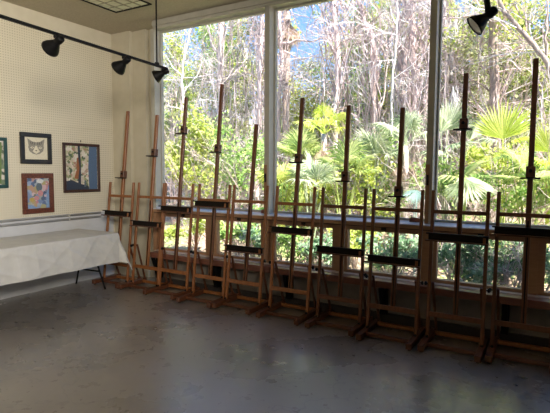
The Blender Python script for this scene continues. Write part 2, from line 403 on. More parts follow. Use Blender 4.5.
EAS = [
 (.545, -.31, .11, -.445, .957, 2.36, 1.44, 'leftmost wooden easel, half hidden behind the white covered table corner'),
 (1.055, -.265, .11, -.447, .842, 2.283, 1.732, 'second wooden easel from the left, its tray lower than both neighbours, before the corner column'),
 (1.535, -.26, .11, -.478, 1.057, 2.485, 2.012, 'third wooden easel from the left, standing before the left edge of the big window'),
 (2.12, -.29, .11, -.518, 1.143, 2.596, 1.765, 'fourth wooden easel from the left, tall mast and tray raised over its crossbar'),
 (2.63, -.30, .13, -.492, .653, 2.09, None, 'fifth wooden easel from the left, shortest mast and no clamp, beside the first pale mullion'),
 (3.24, -.33, .12, -.528, .908, 2.345, 1.637, 'sixth wooden easel from the left, just right of the first pale mullion'),
 (3.83, -.36, .08, -.55, .757, 2.21, 1.448, 'seventh wooden easel from the left, medium mast, in the middle of the centre window'),
 (4.383, -.41, .09, -.608, .724, 2.15, 1.314, 'eighth wooden easel from the left, its clamp lowest, left of second mullion'),
 (4.935, -.38, .06, -.590, .972, 2.41, 1.915, 'ninth wooden easel from the left, mast clamp high, right of second mullion'),
 (5.465, -.34, .06, -.545, 1.059, 2.485, 1.50, 'rightmost wooden easel, cut by the right edge of the photo'),
]
for e in EAS: easel(*e)

# ------------------------------------------------------------------ table and cloth
TX0, TX1, TY1, TY0, TZ = .10, .86, -.545, -2.375, .745
tb = empty('folding_table', (.48, -1.46, 0), 'long folding table with black metal legs under the white cloth by the left wall', 'table')
MB().box(TX0+.005, TY0+.005, TZ-.035, TX1-.005, TY1-.005, TZ-.004, .006).build('tabletop', M['tabletop'], tb)
for yy in (TY1-.03, TY0+.28):
    lgm = MB()
    lgm.tube([(.075, yy, .0), (.135, yy, .205), (.145, yy, .215), (.545, yy, .225), (.555, yy, .225)], .011, 8)
    lgm.tube([(.66, yy, 0), (.555, yy, .225), (.50, yy, .36), (.46, yy, .70)], .012, 8)
    lgm.tube([(.135, yy, .205), (.19, yy, .36), (.24, yy, .70)], .012, 8)
    lgm.tube([(.24, yy, .68), (.46, yy, .68)], .011, 8)
    lgm.tube([(.35, yy, .66), (.35, yy-.38, .705)], .008, 8)
    lgm.build('leg', M['black'], tb, True)
def clothmesh():
    mb = MB()
    rr = random.Random(3)
    hang = .375; c = .022
    NX, NY = 26, 72
    # parametrise the flat sheet: u across (0 at the wall side), v along; beyond the edges it falls
    us = [TX0-.02+ (TX1-TX0+.02)*i/48 for i in range(49)]+[TX1+hang*(i+1)/28 for i in range(28)]
    vs = [TY0-hang+hang*i/8 for i in range(8)]+[TY0+(TY1-TY0)*i/130 for i in range(131)]+[TY1+hang*(i+1)/28 for i in range(28)]
    ph = [rr.uniform(0, 6.28) for _ in range(8)]
    def wr(u, v):
        # sharp pressed creases in a loose diamond pattern, as on a sheet kept folded
        z = 0
        for k, (a, b_, amp) in enumerate(((22, 13, .0045), (-19, 15, .0045), (41, -7, .0025), (4, 26, .003))):
            z += amp*(1-abs(math.sin((a*u+b_*v)*.5+ph[k]+.8*math.sin(4*v+ph[k+3])+.5*math.sin(9*u))))**3
        return z*1.0
    idx = {}
    for i, u in enumerate(us):
        for j, v in enumerate(vs):
            du = max(0, u-TX1); dv = max(0, v-TY1); dv2 = max(0, TY0-v)
            ox, oy = 0., 0.; z = TZ+.004
            x = min(u, TX1); y = max(min(v, TY1), TY0)
            d = max(dv, dv2); sg = 1 if dv >= dv2 else -1
            fall = math.hypot(du, d) if (du > 0 and d > 0) else max(du, d)
            t = fall
            if du > 0 or d > 0:
                z -= max(0, t-.01)
                n = math.hypot(du, d)
                flare = .018+.10*min(1, t/.5)*(.28+1.3*min(1, min(du, d)/.15))
                ox = flare*du/n; oy = sg*flare*d/n
                wave = .010*math.sin(v*11+ph[0])*min(1, t/.25) if du > d else .012*math.sin(u*13+ph[1])*min(1, t/.25)
                if du > d: ox += wave
                else: oy += wave*sg
                if du > 0 and d > 0: # corner fold dips and swings outward
                    k = min(du, d)/hang
                    z += .03*k*(t/.5)
            w_ = wr(u, v)
            if fall > .02: ox += w_*1.6
            else: z += abs(w_)*.8
            idx[i, j] = len(mb.v); mb.v.append((x+ox, y+oy, z))
    for i in range(len(us)-1):
        for j in range(len(vs)-1):
            mb.f.append((idx[i, j], idx[i+1, j], idx[i+1, j+1], idx[i, j+1]))
    return mb
cl = tag(clothmesh().build('tablecloth', M['cloth'], None, True), 'creased white cloth draped over the long table, corner hanging low', 'tablecloth')

# ------------------------------------------------------------------ pictures on the left wall
def artmat(name, stops, scale=26, warp=.05):
    "dabs of paint: small irregular patches, each one colour"
    m, nt, b = new_mat(name)
    wv = noise(nt, 14, 3, objcoord(nt)); mul = nt.nodes.new('ShaderNodeVectorMath'); mul.operation = 'SCALE'; mul.inputs['Scale'].default_value = warp*2
    nt.links.new(wv.outputs[1], mul.inputs[0])
    ad = nt.nodes.new('ShaderNodeVectorMath'); ad.operation = 'ADD'; nt.links.new(objcoord(nt), ad.inputs[0]); nt.links.new(mul.outputs[0], ad.inputs[1])
    v = nt.nodes.new('ShaderNodeTexVoronoi'); v.inputs['Scale'].default_value = scale; nt.links.new(ad.outputs[0], v.inputs['Vector'])
    sp = nt.nodes.new('ShaderNodeSeparateColor'); nt.links.new(v.outputs['Color'], sp.inputs[0])
    nt.links.new(ramp(nt, sp.outputs[0], stops), b.inputs['Base Color']); b.inputs['Roughness'].default_value = .35
    return m
def picture(y0, z0, y1, z1, fwid, fm, art, label, name='framed_picture'):
    root = empty(name, (.012, (y0+y1)/2, z0), label, 'picture', 'framed pictures on the pegboard wall')
    t0, t1 = .010, .04
    fr = MB().box(t0, y0, z0, t1, y1, z0+fwid, .005).box(t0, y0, z1-fwid, t1, y1, z1, .005).box(t0, y0, z0+fwid, t1, y0+fwid, z1-fwid, .005).box(t0, y1-fwid, z0+fwid, t1, y1, z1-fwid, .005)
    fr.build('frame', fm, root)
    a = MB().box(t0, y0+fwid-.004, z0+fwid-.004, .022, y1-fwid+.004, z1-fwid+.004).build('artwork', art, root)
    return root, a
def flat(name, pts, m, parent, x):
    MB().add([(x, p[0], p[1]) for p in pts], [tuple(range(len(pts)))]).build(name, m, parent)
PAINT = {k: plain('paint_'+k, c, tuple(v*.7 for v in c), .4, (30, 30, 30), 3) for k, c in dict(
    blue=(.10, .17, .30), deep=(.035, .05, .085), rust=(.36, .13, .05), slate=(.13, .17, .20), pink=(.62, .30, .32), white=(.75, .76, .76), gold=(.55, .40, .12), sky=(.25, .38, .62), green=(.16, .24, .08)).items()}
# dark framed woodland painting
root, a = picture(-.69, 1.242, -.105, 1.912, .038, M['frame_dark'], artmat('woodland_paint', [(0, (.06, .10, .07)), (.2, (.26, .30, .13)), (.4, (.52, .50, .34)), (.6, (.66, .50, .42)), (.8, (.70, .70, .62)), (1, (.36, .20, .14))], 28),
    'largest framed picture, woodland painting with blue trunk in a dark wood frame')
Y0, Z0 = -.652, 1.28; ww, hh = .509, .594
q = lambda u, v: (Y0+u*ww, Z0+v*hh)
flat('blue_tree', [q(.72, 0), q(.99, 0), q(.99, 1), q(.74, 1), q(.70, .5)], PAINT['blue'], a, .0226)
flat('dark_trunk', [q(.36, .0), q(.46, 0), q(.47, .6), q(.45, 1), q(.38, 1), q(.40, .5)], PAINT['deep'], a, .0226)
flat('rust_figure', [q(.25, .26), q(.38, .24), q(.42, .5), q(.39, .74), q(.34, .72), q(.33, .45)], PAINT['rust'], a, .0229)
flat('dark_pool', [q(.0, .0), q(.72, .0), q(.70, .08), q(.4, .14), q(.2, .22), q(.0, .2)], PAINT['deep'], a, .0224)
flat('pale_trunk', [q(.56, .06), q(.62, .06), q(.63, .2), q(.57, .22)], PAINT['slate'], a, .0228)
MB().tube([(.012, -.40, 1.93), (.012, -.398, 1.955)], .005, 8).build('hook', M['black'], root)
# black framed cat drawing
root, a = picture(-1.268, 1.622, -.852, 2.008, .055, M['frame_black'], M['paper'], 'charcoal drawing of a cat face in a thick black frame, above the red-brown frame')
Y0, Z0 = -1.213, 1.677; ww, hh = .306, .276
q = lambda u, v: (Y0+u*ww, Z0+v*hh)
flat('cat_head', [q(.16, .55), q(.20, .38), q(.34, .26), q(.50, .22), q(.66, .26), q(.80, .38), q(.85, .55), q(.80, .72), q(.66, .78), q(.34, .78), q(.2, .72)], M['ink'], a, .0226)
flat('cat_ear', [q(.13, .94), q(.18, .62), q(.40, .77)], M['ink'], a, .0227)
flat('cat_ear', [q(.88, .94), q(.62, .77), q(.83, .62)], M['ink'], a, .0227)
flat('cat_muzzle', [q(.34, .36), q(.50, .25), q(.66, .36), q(.60, .46), q(.53, .62), q(.47, .62), q(.40, .46)], M['paper'], a, .0228)
for u in (.33, .68):
    flat('cat_eye', [q(u-.09, .53), q(u, .48), q(u+.09, .53), q(u, .59)], M['paper'], a, .0229)
    flat('cat_pupil', [q(u-.02, .53), q(u, .50), q(u+.02, .53), q(u, .575)], M['ink2'], a, .0231)
flat('cat_nose', [q(.45, .42), q(.50, .36), q(.55, .42)], M['ink2'], a, .0231)
for k in range(3):
    for sg in (-1, 1): flat('cat_stripe', [q(.5+sg*(.06+.07*k), .66), q(.5+sg*(.08+.07*k), .66), q(.5+sg*(.10+.08*k), .80), q(.5+sg*(.07+.08*k), .80)], M['ink2'], a, .0230)
flat('cat_chest', [q(.3, .0), q(.38, .22), q(.5, .18), q(.62, .22), q(.7, .0)], M['paper'], a, .0225)
# red brown framed still life
root, a = picture(-1.262, 1.0, -.84, 1.505, .062, M['frame_red'], artmat('still_life_paint', [(0, (.04, .05, .06)), (.2, (.14, .20, .38)), (.4, (.34, .42, .56)), (.55, (.40, .36, .16)), (.7, (.50, .22, .26)), (.85, (.70, .70, .70)), (1, (.10, .14, .10))], 20),
    'colourful still life painting in a red-brown frame, hung just above the pipes')
Y0, Z0 = -1.2, 1.062; ww, hh = .298, .381
q = lambda u, v: (Y0+u*ww, Z0+v*hh)
def oval(cu, cv, ru, rv, n=14): return [q(cu+ru*math.cos(6.283*k/n), cv+rv*math.sin(6.283*k/n)) for k in range(n)]
flat('pink_flower', oval(.60, .50, .13, .10), PAINT['pink'], a, .0226)
flat('white_vase', oval(.60, .90, .16, .07), PAINT['white'], a, .0227)
flat('dark_jug', oval(.55, .70, .14, .15), PAINT['slate'], a, .0225)
flat('blue_corner', [q(.0, .0), q(.45, .0), q(.28, .10), q(.0, .16)], PAINT['sky'], a, .0226)
flat('gold_leaf', oval(.22, .30, .13, .07), PAINT['gold'], a, .0227)
flat('pink_petal', oval(.42, .34, .12, .08), PAINT['pink'], a, .0228)
flat('blue_edge', [q(.86, .0), q(1, 0), q(1, .8), q(.88, .5)], PAINT['sky'], a, .0226)
# teal framed picture cut by the left edge of the photo
root, a = picture(-1.86, 1.33, -1.43, 1.925, .04, M['frame_green'], artmat('pale_plant_paint', [(0, (.04, .06, .05)), (.4, (.20, .26, .16)), (.7, (.60, .54, .48)), (1, (.72, .70, .66))], 18),
    'picture in a teal frame, cut by the left edge of the photo')
flat('plant_stem', [(-1.55, 1.38), (-1.51, 1.38), (-1.49, 1.87), (-1.53, 1.87)], PAINT['green'], a, .0226)

# ------------------------------------------------------------------ track lights
TZ_ = 2.70
ta, tb_ = Vector((2.15, -4.2, TZ_)), Vector((1.795, -.60, TZ_))
td = (tb_-ta).normalized()
tk = empty('lighting_track', (1.9, -2, TZ_), 'long black lighting track hung from the ceiling at the upper left', 'lighting track')
MB().bar(ta, tb_, .036, .022, Vector((0, 0, 1)), .003).build('rail', M['black'], tk)
rp = ta.lerp(tb_, .953)
MB().tube([rp, (rp.x, rp.y, CH)], .008, 8).lathe((rp.x, rp.y, CH), (0, 0, -1), [(0, .04), (.02, .04), (.03, .012)], 12).build('suspension_rod', M['black'], tk)
MB().lathe((rp.x, rp.y, TZ_), (0, 0, 1), [(0, .028), (.03, .026), (.04, .008)], 10).build('rod_collar', M['black'], tk)
def spot(pos, aim, label, stem=.06, scale=1.0, stem_from=None):
    "pos: where the stem leaves the track"
    pos = Vector(pos); d = Vector(aim).normalized()
    root = empty('track_spotlight', pos, label, 'spotlight', 'black spotlights on the ceiling tracks')
    if stem_from is None:
        MB().box(pos.x-.018, pos.y-.03, pos.z-.035, pos.x+.018, pos.y+.03, pos.z-.008, .004).build('track_adapter', M['black'], root)
    hang = pos+Vector((0, 0, -stem))
    stm = MB()
    if stem_from is None: stm.tube([pos+Vector((0, 0, -.03)), hang], .009*scale, 8)
    else: stm.tube([Vector(p) for p in stem_from]+[hang], [.02*scale]*len(stem_from)+[.022*scale], 10)
    stm.build('stem', M['black'], root)
    o = hang-d*.015
    s = scale
    MB().lathe(o-d*.045*s, d, [(0, 0), (0, .026*s), (.01*s, .034*s), (.055*s, .034*s), (.07*s, .028*s), (.085*s, .034*s), (.16*s, .072*s), (.18*s, .078*s), (.18*s, .074*s), (.16*s, .068*s), (.09*s, .03*s)], 22).build('lamp_shade', M['black'], root, True)
    MB().lathe(o-d*.045*s, d, [(.10*s, .0), (.105*s, .036*s), (.125*s, .05*s), (.172*s, .071*s), (.168*s, .055*s), (.15*s, .03*s), (.145*s, 0)], 22).build('reflector', M['white_in'], root, True)
    return root
def onx(px_):
    "point along the track that the photo shows in column px_"
    lo_, hi_ = 0.0, 1.0
    for _ in range(40):
        m_ = (lo_+hi_)/2; d_ = ta.lerp(tb_, m_)-CAM
        if W/2+FPX*d_.dot(rt)/d_.dot(fw) < px_: lo_ = m_
        else: hi_ = m_
    return ta.lerp(tb_, lo_)
spot(onx(57.5), (-.92, .02, -.40), 'black spotlight farthest left on the long track')
spot(onx(125), (-.86, -.02, -.48), 'black spotlight in front of the corner column, middle of the long track')
spot(onx(164), (-.78, -.38, -.42), 'black spotlight at the right end of the long track, against the window edge', .05, .95)
# second track overhead, only its lamp hangs into the picture
p2 = at(488.5, 15, -.95); p2.y = -.95
px2 = p2.x-.03
t2 = empty('lighting_track', (px2, -2, 2.98), 'black lighting track above the right window, mostly above the top edge of the photo', 'lighting track')
MB().bar((px2, -3.5, 2.98), (px2, -.5, 2.98), .036, .022, Vector((0, 0, 1)), .003).build('rail', M['black'], t2)
MB().tube([(px2, -.8, 2.98), (px2, -.8, CH)], .008, 8).build('suspension_rod', M['black'], t2)
spot(p2, (-.66, -.22, -.55), 'black spotlight hanging before the right window on a thick curved stem', .0, 1.0, [(px2, -.95, 2.965), (px2+.008, -.95, (2.965+p2.z)/2)])

# recessed ceiling light
cl_ = empty('ceiling_light', (1.14, -1.07, CH), 'unlit louvred fluorescent panel in the ceiling', 'ceiling light')
x0, x1, y0, y1 = .838, 1.446, -1.69, -.465
z0 = CH-.012
MB().box(x0, y0, z0, x1, y0+.022, CH).box(x0, y1-.022, z0, x1, y1, CH).box(x0, y0, z0, x0+.022, y1, CH).box(x1-.022, y0, z0, x1, y1, CH).build('frame', M['black'], cl_)
MB().box(x0+.02, y0+.02, CH-.003, x1-.02, y1-.02, CH-.001).build('reflector_pan', M['lens'], cl_)
lv = MB()
for k in range(1, 4): lv.box(x0+(x1-x0)*k/4-.010, y0+.02, z0+.004, x0+(x1-x0)*k/4+.012, y1-.02, CH-.003)
for k in range(1, 8): lv.box(x0+.02, y0+(y1-y0)*k/8-.005, z0+.005, x1-.02, y0+(y1-y0)*k/8+.006, CH-.003)
lv.build('louver', M['louver'], cl_)

# ------------------------------------------------------------------ outside
def gz(x, y):
    h = -.12+max(0, y-1.0)*.085
    return h+.10*math.sin(x*.9+y*.5)*min(1, max(0, y-1)/3)
gm = MB(); NX, NY = 60, 50
for j in range(NY+1):
    for i in range(NX+1):
        x = -32+54*i/NX; y = .17+32*(j/NY)**1.5
        gm.v.append((x, y, gz(x, y)))
for j in range(NY):
    for i in range(NX):
        a = j*(NX+1)+i; gm.f.append((a, a+1, a+NX+2, a+NX+1))
g = gm.build('ground', M['ground'], None, True); struct(g)

def rv(s=1): return Vector((R.uniform(-1, 1), R.uniform(-1, 1), R.uniform(-1, 1)))*s
def leaf(mb, p, size, nrm=None, asp=.55):
    n = nrm or rv(); n = n.normalized() if n.length > .01 else Vector((0, 0, 1))
    a = n.orthogonal().normalized(); b = n.cross(a); t = R.uniform(0, 6.283)
    d = a*math.cos(t)+b*math.sin(t); e = n.cross(d)
    o = len(mb.v)
    mb.v += [tuple(p-d*size*.5), tuple(p+e*size*asp*.5), tuple(p+d*size*.5), tuple(p-e*size*asp*.5)]
    mb.f.append((o, o+1, o+2, o+3))
def cloud(mb, c, r, n, size, clumps=0):
    c = Vector(c)
    cs = None
    if clumps:
        cs = [c+Vector((R.gauss(0, .5)*r[0], R.gauss(0, .5)*r[1], R.gauss(0, .5)*r[2])) for _ in range(clumps)]
    for _ in range(n):
        if cs:
            k = R.choice(cs); f = 1.0/(clumps**.45)
            p = k+Vector((R.gauss(0, .55)*r[0]*f, R.gauss(0, .55)*r[1]*f, R.gauss(0, .5)*r[2]*f))
        else:
            p = c+Vector((R.gauss(0, .5)*r[0], R.gauss(0, .5)*r[1], R.gauss(0, .5)*r[2]))
        leaf(mb, p, size*R.uniform(.6, 1.4), Vector((R.gauss(0, .6), R.gauss(0, .6)-.3, R.gauss(.7, .5))))
def wiggle(p, q, n, amp):
    p, q = Vector(p), Vector(q); pts = []
    for i in range(n+1):
        t = i/n; pts.append(p.lerp(q, t)+rv(amp)*(1 if 0 < i < n else 0))
    return pts
def twig(mb, p, d, l, r, depth, spread=.8, drop=0):
    pts = [p]; q = p.copy(); dd = d.normalized(); n = 4
    for i in range(n):
        dd = (dd+rv(.22)+Vector((0, 0, -drop))).normalized(); q = q+dd*(l/n); pts.append(q.copy())
    mb.tube(pts, [r*(1-.6*i/n) for i in range(n+1)], 4 if r > .012 else 3, False)
    if depth > 0:
        for k in range(R.choice((3, 4))):
            i = R.randint(1, n); nd = (dd+rv(spread)).normalized()
            twig(mb, pts[i], nd, l*R.uniform(.5, .8), r*.55, depth-1, spread, drop)
def trunk_tree(name, label, pts, rads, bark, group=None, twigs=0, tw_mat='twig', twl=1.2, leaves=None, tangle=0, moss=0, limbs=()):
    "pts in world, bottom first"
    pts = [Vector(p) for p in pts]
    b = pts[0]; base = Vector((b.x, b.y, gz(b.x, b.y)-.05))
    root = empty(name, base, label, 'tree', group)
    path = [base]+[p for p in pts if p.z > base.z+.2]
    fine = []
    for i in range(len(path)-1):
        for k in range(4): fine.append(path[i].lerp(path[i+1], k/4)+rv(.02))
    fine.append(path[-1]); n = len(fine)
    rr = [rads[0]+(rads[1]-rads[0])*i/(n-1) for i in range(n)]; rr[0] *= 1.35; rr[1] *= 1.1
    MB().tube(fine, rr, 10).build('trunk', bark, root, True)
    for lm in limbs:
        lp = [Vector(p) for p in lm[0]]; ff_ = []
        for i in range(len(lp)-1):
            for k in range(4): ff_.append(lp[i].lerp(lp[i+1], k/4)+rv(.025))
        ff_.append(lp[-1]); m_ = len(ff_)
        MB().tube(ff_, [lm[1]*(1-.65*i/(m_-1)) for i in range(m_)], 7).build('branch', bark, root, True)
    if twigs:
        tm = MB()
        for k in range(twigs):
            i = R.randint(n//4, n-1); d = Vector((R.uniform(-1, 1), R.uniform(-.7, .7), R.uniform(-.1, .9)))
            twig(tm, fine[i], d, twl*R.uniform(.6, 1.3), max(.012, rr[i]*.22), 3)
        tm.build('twigs', L[tw_mat], root)
    if tangle:
        vm = MB()
        for k in range(tangle):
            i = R.randint(0, n-2); j = min(n-1, i+R.randint(2, max(3, n//2)))
            w = .32
            p = fine[i]+Vector((R.gauss(0, w), R.gauss(0, w*.7), 0)); q = fine[j]+Vector((R.gauss(0, w), R.gauss(0, w*.7), 0))
            vm.tube(wiggle(p, q, 6, .09), R.uniform(.006, .013), 3, False)
        vm.build('hanging_vines', L['twig'], root)
    if moss:
        mm = MB()
        for k in range(moss):
            i = R.randint(n//3, n-1); p = fine[i]+Vector((R.gauss(0, .5), R.gauss(0, .4), R.gauss(0, .2)))
            for s_ in range(14):
                a = p+rv(.09); q = a+Vector((R.gauss(0, .05), R.gauss(0, .05), -R.uniform(.2, .7)))
                mm.tube(wiggle(a, q, 3, .03), [.010, .011, .009, .004], 3, False)
        mm.build('hanging_moss', L['moss'], root)
    if leaves:
        for (mat, items) in leaves:
            fm = MB()
            for (c, r, nn, sz, cl) in items: cloud(fm, c, r, nn, sz, cl)
            fm.build('foliage', L[mat], root)
    return root
def fan(mb, hub, d, rad, nseg=26, arc=2.0, droop=.25, wid=None, side=None):
    d = d.normalized()
    s = side or d.cross(Vector((0, 0, 1)))
    if s.length < .1: s = Vector((1, 0, 0))
    s = (s-d*s.dot(d)).normalized(); n = s.cross(d)
    for k in range(nseg):
        a = -arc+2*arc*k/(nseg-1)+R.uniform(-.03, .03)
        dr = d*math.cos(a)+s*math.sin(a); r = rad*(1-.25*abs(a/arc)**2)*R.uniform(.88, 1.05)
        w = (wid or rad*.030)*R.uniform(.8, 1.2); e = n.cross(dr).normalized()
        p1 = hub+dr*r*.55+n*(.03*rad); p2 = hub+dr*r-Vector((0, 0, 1))*droop*rad*R.uniform(.3, 1)
        f = n*w*.6; o = len(mb.v)
        mb.v += [tuple(hub), tuple(p1+e*w), tuple(p1-f), tuple(p1-e*w), tuple(p2)]
        mb.f += [(o, o+1, o+2), (o, o+2, o+3), (o+1, o+4, o+2), (o+2, o+4, o+3)]
def palmetto(label, base, fronds, mat, group='palmetto palms growing outside the windows', name='palmetto_palm'):
    "fronds: (hub point, direction, radius, arc, droop[, material])"
    base = Vector(base); root = empty(name, base, label, 'palm', group)
    for fr in fronds:
        hub, d, rad, arc, droop = fr[:5]; hub = Vector(hub); d = Vector(d)
        pm = MB(); mid = base.lerp(hub, .55)+Vector((0, 0, .08*(hub-base).length))
        fan(pm, hub, d, rad, 28, arc, droop, None, fr[6] if len(fr) > 6 else None)
        f = pm.build('frond', L[fr[5] if len(fr) > 5 and fr[5] else mat], root)
        MB().tube([base+rv(.02), mid, hub], [.014, .011, .007], 5, False).build('frond_stalk', L[mat], f)
    return root
def rand_fronds(base, n, l, rad, up_=.9):
    o = []; base = Vector(base)
    for k in range(n):
        a = 6.283*k/n+R.uniform(-.3, .3); e = R.uniform(.35, up_+.3)
        d = Vector((math.cos(a)*math.cos(e), math.sin(a)*math.cos(e), math.sin(e)))
        o.append((base+d*l*R.uniform(.7, 1.1), d+Vector((0, 0, -.25)), rad*R.uniform(.8, 1.15), R.uniform(1.5, 2.1), R.uniform(.15, .4)))
    return o
def G(px, Y, py=150):
    p = at(px, py, Y); return Vector((p.x, Y, gz(p.x, Y)))
# ---- named trees in the middle distance
Y = 6.5
trunk_tree('tree', 'thick grey trunk seen left of the first mullion, with a crooked side limb', [at(224, 180, Y), at(222, 110, Y), at(221, 60, Y), at(221, 20, Y), at(222, -30, Y)], (.11, .085), B['grey'], None, 16, 'twigpale', 1.3, None, 60, 0,
  [([at(221, 70, Y), at(217, 52, Y), at(212, 44, Y), at(208, 28, Y), at(202, 10, Y)], .055), ([at(222, 82, Y), at(235, 78, Y), at(252, 72, Y), at(263, 64, Y)], .025), ([at(222, 80, Y), at(236, 68, Y), at(247, 50, Y)], .022)])
Y = 5.5
trunk_tree('tree', 'slender pale leaning tree in the left window, seen right of the window edge', [at(186, 200, Y), at(184, 110, Y), at(182, 80, Y), at(184, 60, Y), at(192, 25, Y), at(196, 0, Y)], (.045, .025), B['pale'], None, 22, 'twigpale', 1.3, None, 25, 0,
  [([at(183, 78, Y), at(172, 66, Y), at(163, 52, Y)], .022), ([at(184, 62, Y), at(195, 48, Y), at(207, 33, Y)], .02)])
Y = 6
trunk_tree('tree', 'pinkish vine-wrapped trunk just left of the first mullion', [at(257, 190, Y), at(260, 110, Y), at(260, 70, Y), at(262, 20, Y), at(262, -20, Y)], (.075, .05), B['pink'], None, 16, 'twig', 1.1, None, 90, 0)
Y = 6.2
trunk_tree('tree', 'bare branching tree just right of the first mullion, long level limb against blue sky', [at(277, 190, Y), at(279, 110, Y), at(282, 60, Y), at(281, 42, Y), at(279, 10, Y), at(278, -20, Y)], (.06, .04), B['pink'], None, 9, 'twig', .8, None, 50, 0,
  [([at(281, 45, Y), at(293, 41, Y), at(310, 41, Y), at(326, 38, Y), at(340, 42, Y)], .035), ([at(282, 50, Y), at(300, 60, Y), at(322, 53, Y)], .02), ([at(281, 38, Y), at(290, 22, Y), at(298, 17, Y)], .018)])
Y = 5.6
trunk_tree('tree', 'vine-wrapped pinkish tree rising behind the seventh easel', [at(335, 195, Y), at(336, 110, Y), at(338, 60, Y), at(336, 25, Y), at(332, -20, Y)], (.075, .05), B['pink'], None, 16, 'twig', .9, None, 120, 0,
  [([at(337, 60, Y), at(328, 40, Y), at(326, 20, Y), at(318, 4, Y)], .03)])
Y = 6.8
trunk_tree('tree', 'crooked bare tree with pale stems left of the eighth easel mast', [at(374, 195, Y), at(374, 110, Y), at(372, 40, Y), at(362, 15, Y), at(356, -15, Y)], (.06, .04), B['pink'], None, 24, 'twigpale', 1.2, None, 100, 0,
  [([at(373, 100, Y), at(380, 70, Y), at(375, 40, Y)], .03), ([at(374, 120, Y), at(384, 100, Y), at(388, 60, Y), at(386, 35, Y)], .03)])
Y = 5.2
trunk_tree('tree', 'thin white-barked tree seen above the eighth easel mast', [at(391, 195, Y), at(392, 100, Y), at(394, 60, Y), at(397, 25, Y), at(398, -15, Y)], (.028, .018), B['pale'], None, 14, 'twigpale', .9, None, 0, 0,
  [([at(395, 52, Y), at(402, 40, Y), at(410, 30, Y)], .014)])
Y = 5.8
trunk_tree('tree', 'pale tree matted with pink vines just left of the second mullion', [at(418, 195, Y), at(416, 120, Y), at(413, 60, Y), at(412, 20, Y), at(414, -20, Y)], (.08, .06), B['pink'], None, 14, 'twig', 1.0, None, 200, 4,
  [([at(412, 22, Y), at(406, 14, Y), at(416, 2, Y), at(424, -15, Y)], .05)])
Y = 7.5
trunk_tree('tree', 'mossy grey tree just right of the second mullion', [at(447, 190, Y), at(447, 110, Y), at(446, 60, Y), at(444, 10, Y), at(445, -20, Y)], (.07, .05), B['grey'], None, 16, 'twigpale', 1.2, None, 60, 16)
Y = 6.5
trunk_tree('tree', 'straight brown trunk behind the hanging spotlight in the right window', [at(497, 170, Y), at(495, 110, Y), at(493, 60, Y), at(494, 25, Y), at(496, -20, Y)], (.115, .085), B['brown'], None, 16, 'twig', 1.3, [('yellow', [(at(500, 15, 6.0), (1.0, .6, .5), 700, .09, 8)])], 40, 0,
  [([at(495, 60, Y), at(510, 55, Y), at(525, 40, Y)], .03), ([at(496, 95, Y), at(478, 82, Y), at(458, 72, Y)], .025)])
Y = 5.6
trunk_tree('tree', 'grey leaning trunk crossing the top right corner of the right window', [at(562, 180, Y), at(556, 100, Y), at(549, 68, Y), at(534, 45, Y), at(520, 28, Y), at(505, 12, Y), at(490, -12, Y)], (.058, .036), B['brown'], None, 12, 'twigpale', 1.0, None, 20, 0,
  [([at(545, 60, Y), at(546, 30, Y), at(548, 0, Y)], .03)])
# cabbage palms
def cabbage(label, px, ytop, Y, r, n, rad, mat, bark, dead=6):
    top = at(px, ytop, Y); b = G(px, Y)
    root = empty('cabbage_palm', b, label, 'palm', None)
    MB().tube([b, b.lerp(top, .3)+rv(.03), b.lerp(top, .7)+rv(.03), top], [r*1.2, r, r, r*.95], 10).build('trunk', bark, root, True)
    for (hub, d, rd, arc, dr) in rand_fronds(top, n, rad*.9, rad, 1.1):
        pm = MB(); fan(pm, hub, d, rd, 30, 2.0, .45)
        f = pm.build('frond', L[mat], root); MB().tube([top, top.lerp(hub, .5)+Vector((0, 0, .05)), hub], [.018, .014, .009], 5, False).build('frond_stalk', L[mat], f)
    for k in range(dead):
        a = R.uniform(0, 6.28); d = Vector((math.cos(a)*.35, math.sin(a)*.35, -1))
        pm = MB(); hub = top+d*.35; fan(pm, hub, d, rad*.9, 16, .7, .1)
        f = pm.build('dry_frond', L['dead'], root); MB().tube([top, hub], [.015, .01], 5, False).build('frond_stalk', L['dead'], f)
cabbage('cabbage palm with a grey trunk between the sixth and seventh masts', 324, 134, 5.0, .07, 7, .45, 'palmlit', B['grey'], 8)
cabbage('tall palm with dry brown fronds, high in the centre window by the first mullion', 287, 12, 7.5, .11, 9, .8, 'dead', B['brown'], 12)
cabbage('cabbage palm with pale fronds behind the eighth easel mast', 405, 146, 4.6, .06, 8, .5, 'palmgrey', B['grey'], 6)
# palmettos
hub = at(503, 139, 3.6)
palmetto('bright yellow-green fan palm leaf in the right window between the last two masts', G(503, 3.6), [
    (hub, Vector((-.02, -.1, 1)), .66, 1.25, .0, 'palmlit', Vector((1, .1, 0))), (at(498, 142, 3.7), Vector((-.8, -.2, .25)), .40, 1.3, .3, 'palmgrey'),
    (at(512, 143, 3.6), Vector((.8, -.2, .3)), .42, 1.2, .3, 'palmlit'), (at(506, 158, 3.3), Vector((.5, -.7, .1)), .4, 1.5, .3, 'palm')], 'palmlit')
palmetto('grey-green palm with long narrow fronds left of the ninth mast, right of the second mullion', G(448, 4.0), [
    (at(447, 130, 4.0), Vector((.35, -.1, 1)), .62, 1.1, .1, None, Vector((1, .1, 0))), (at(441, 132, 4.0), Vector((-.3, -.3, 1)), .6, 1.2, .1), (at(452, 148, 3.8), Vector((.9, -.3, .3)), .55, 1.4, .3), (at(438, 155, 3.8), Vector((-.2, -.8, .2)), .5, 1.6, .3), (at(470, 140, 4.4), Vector((.4, -.1, .8)), .6, 1.3, .2)], 'palmgrey')
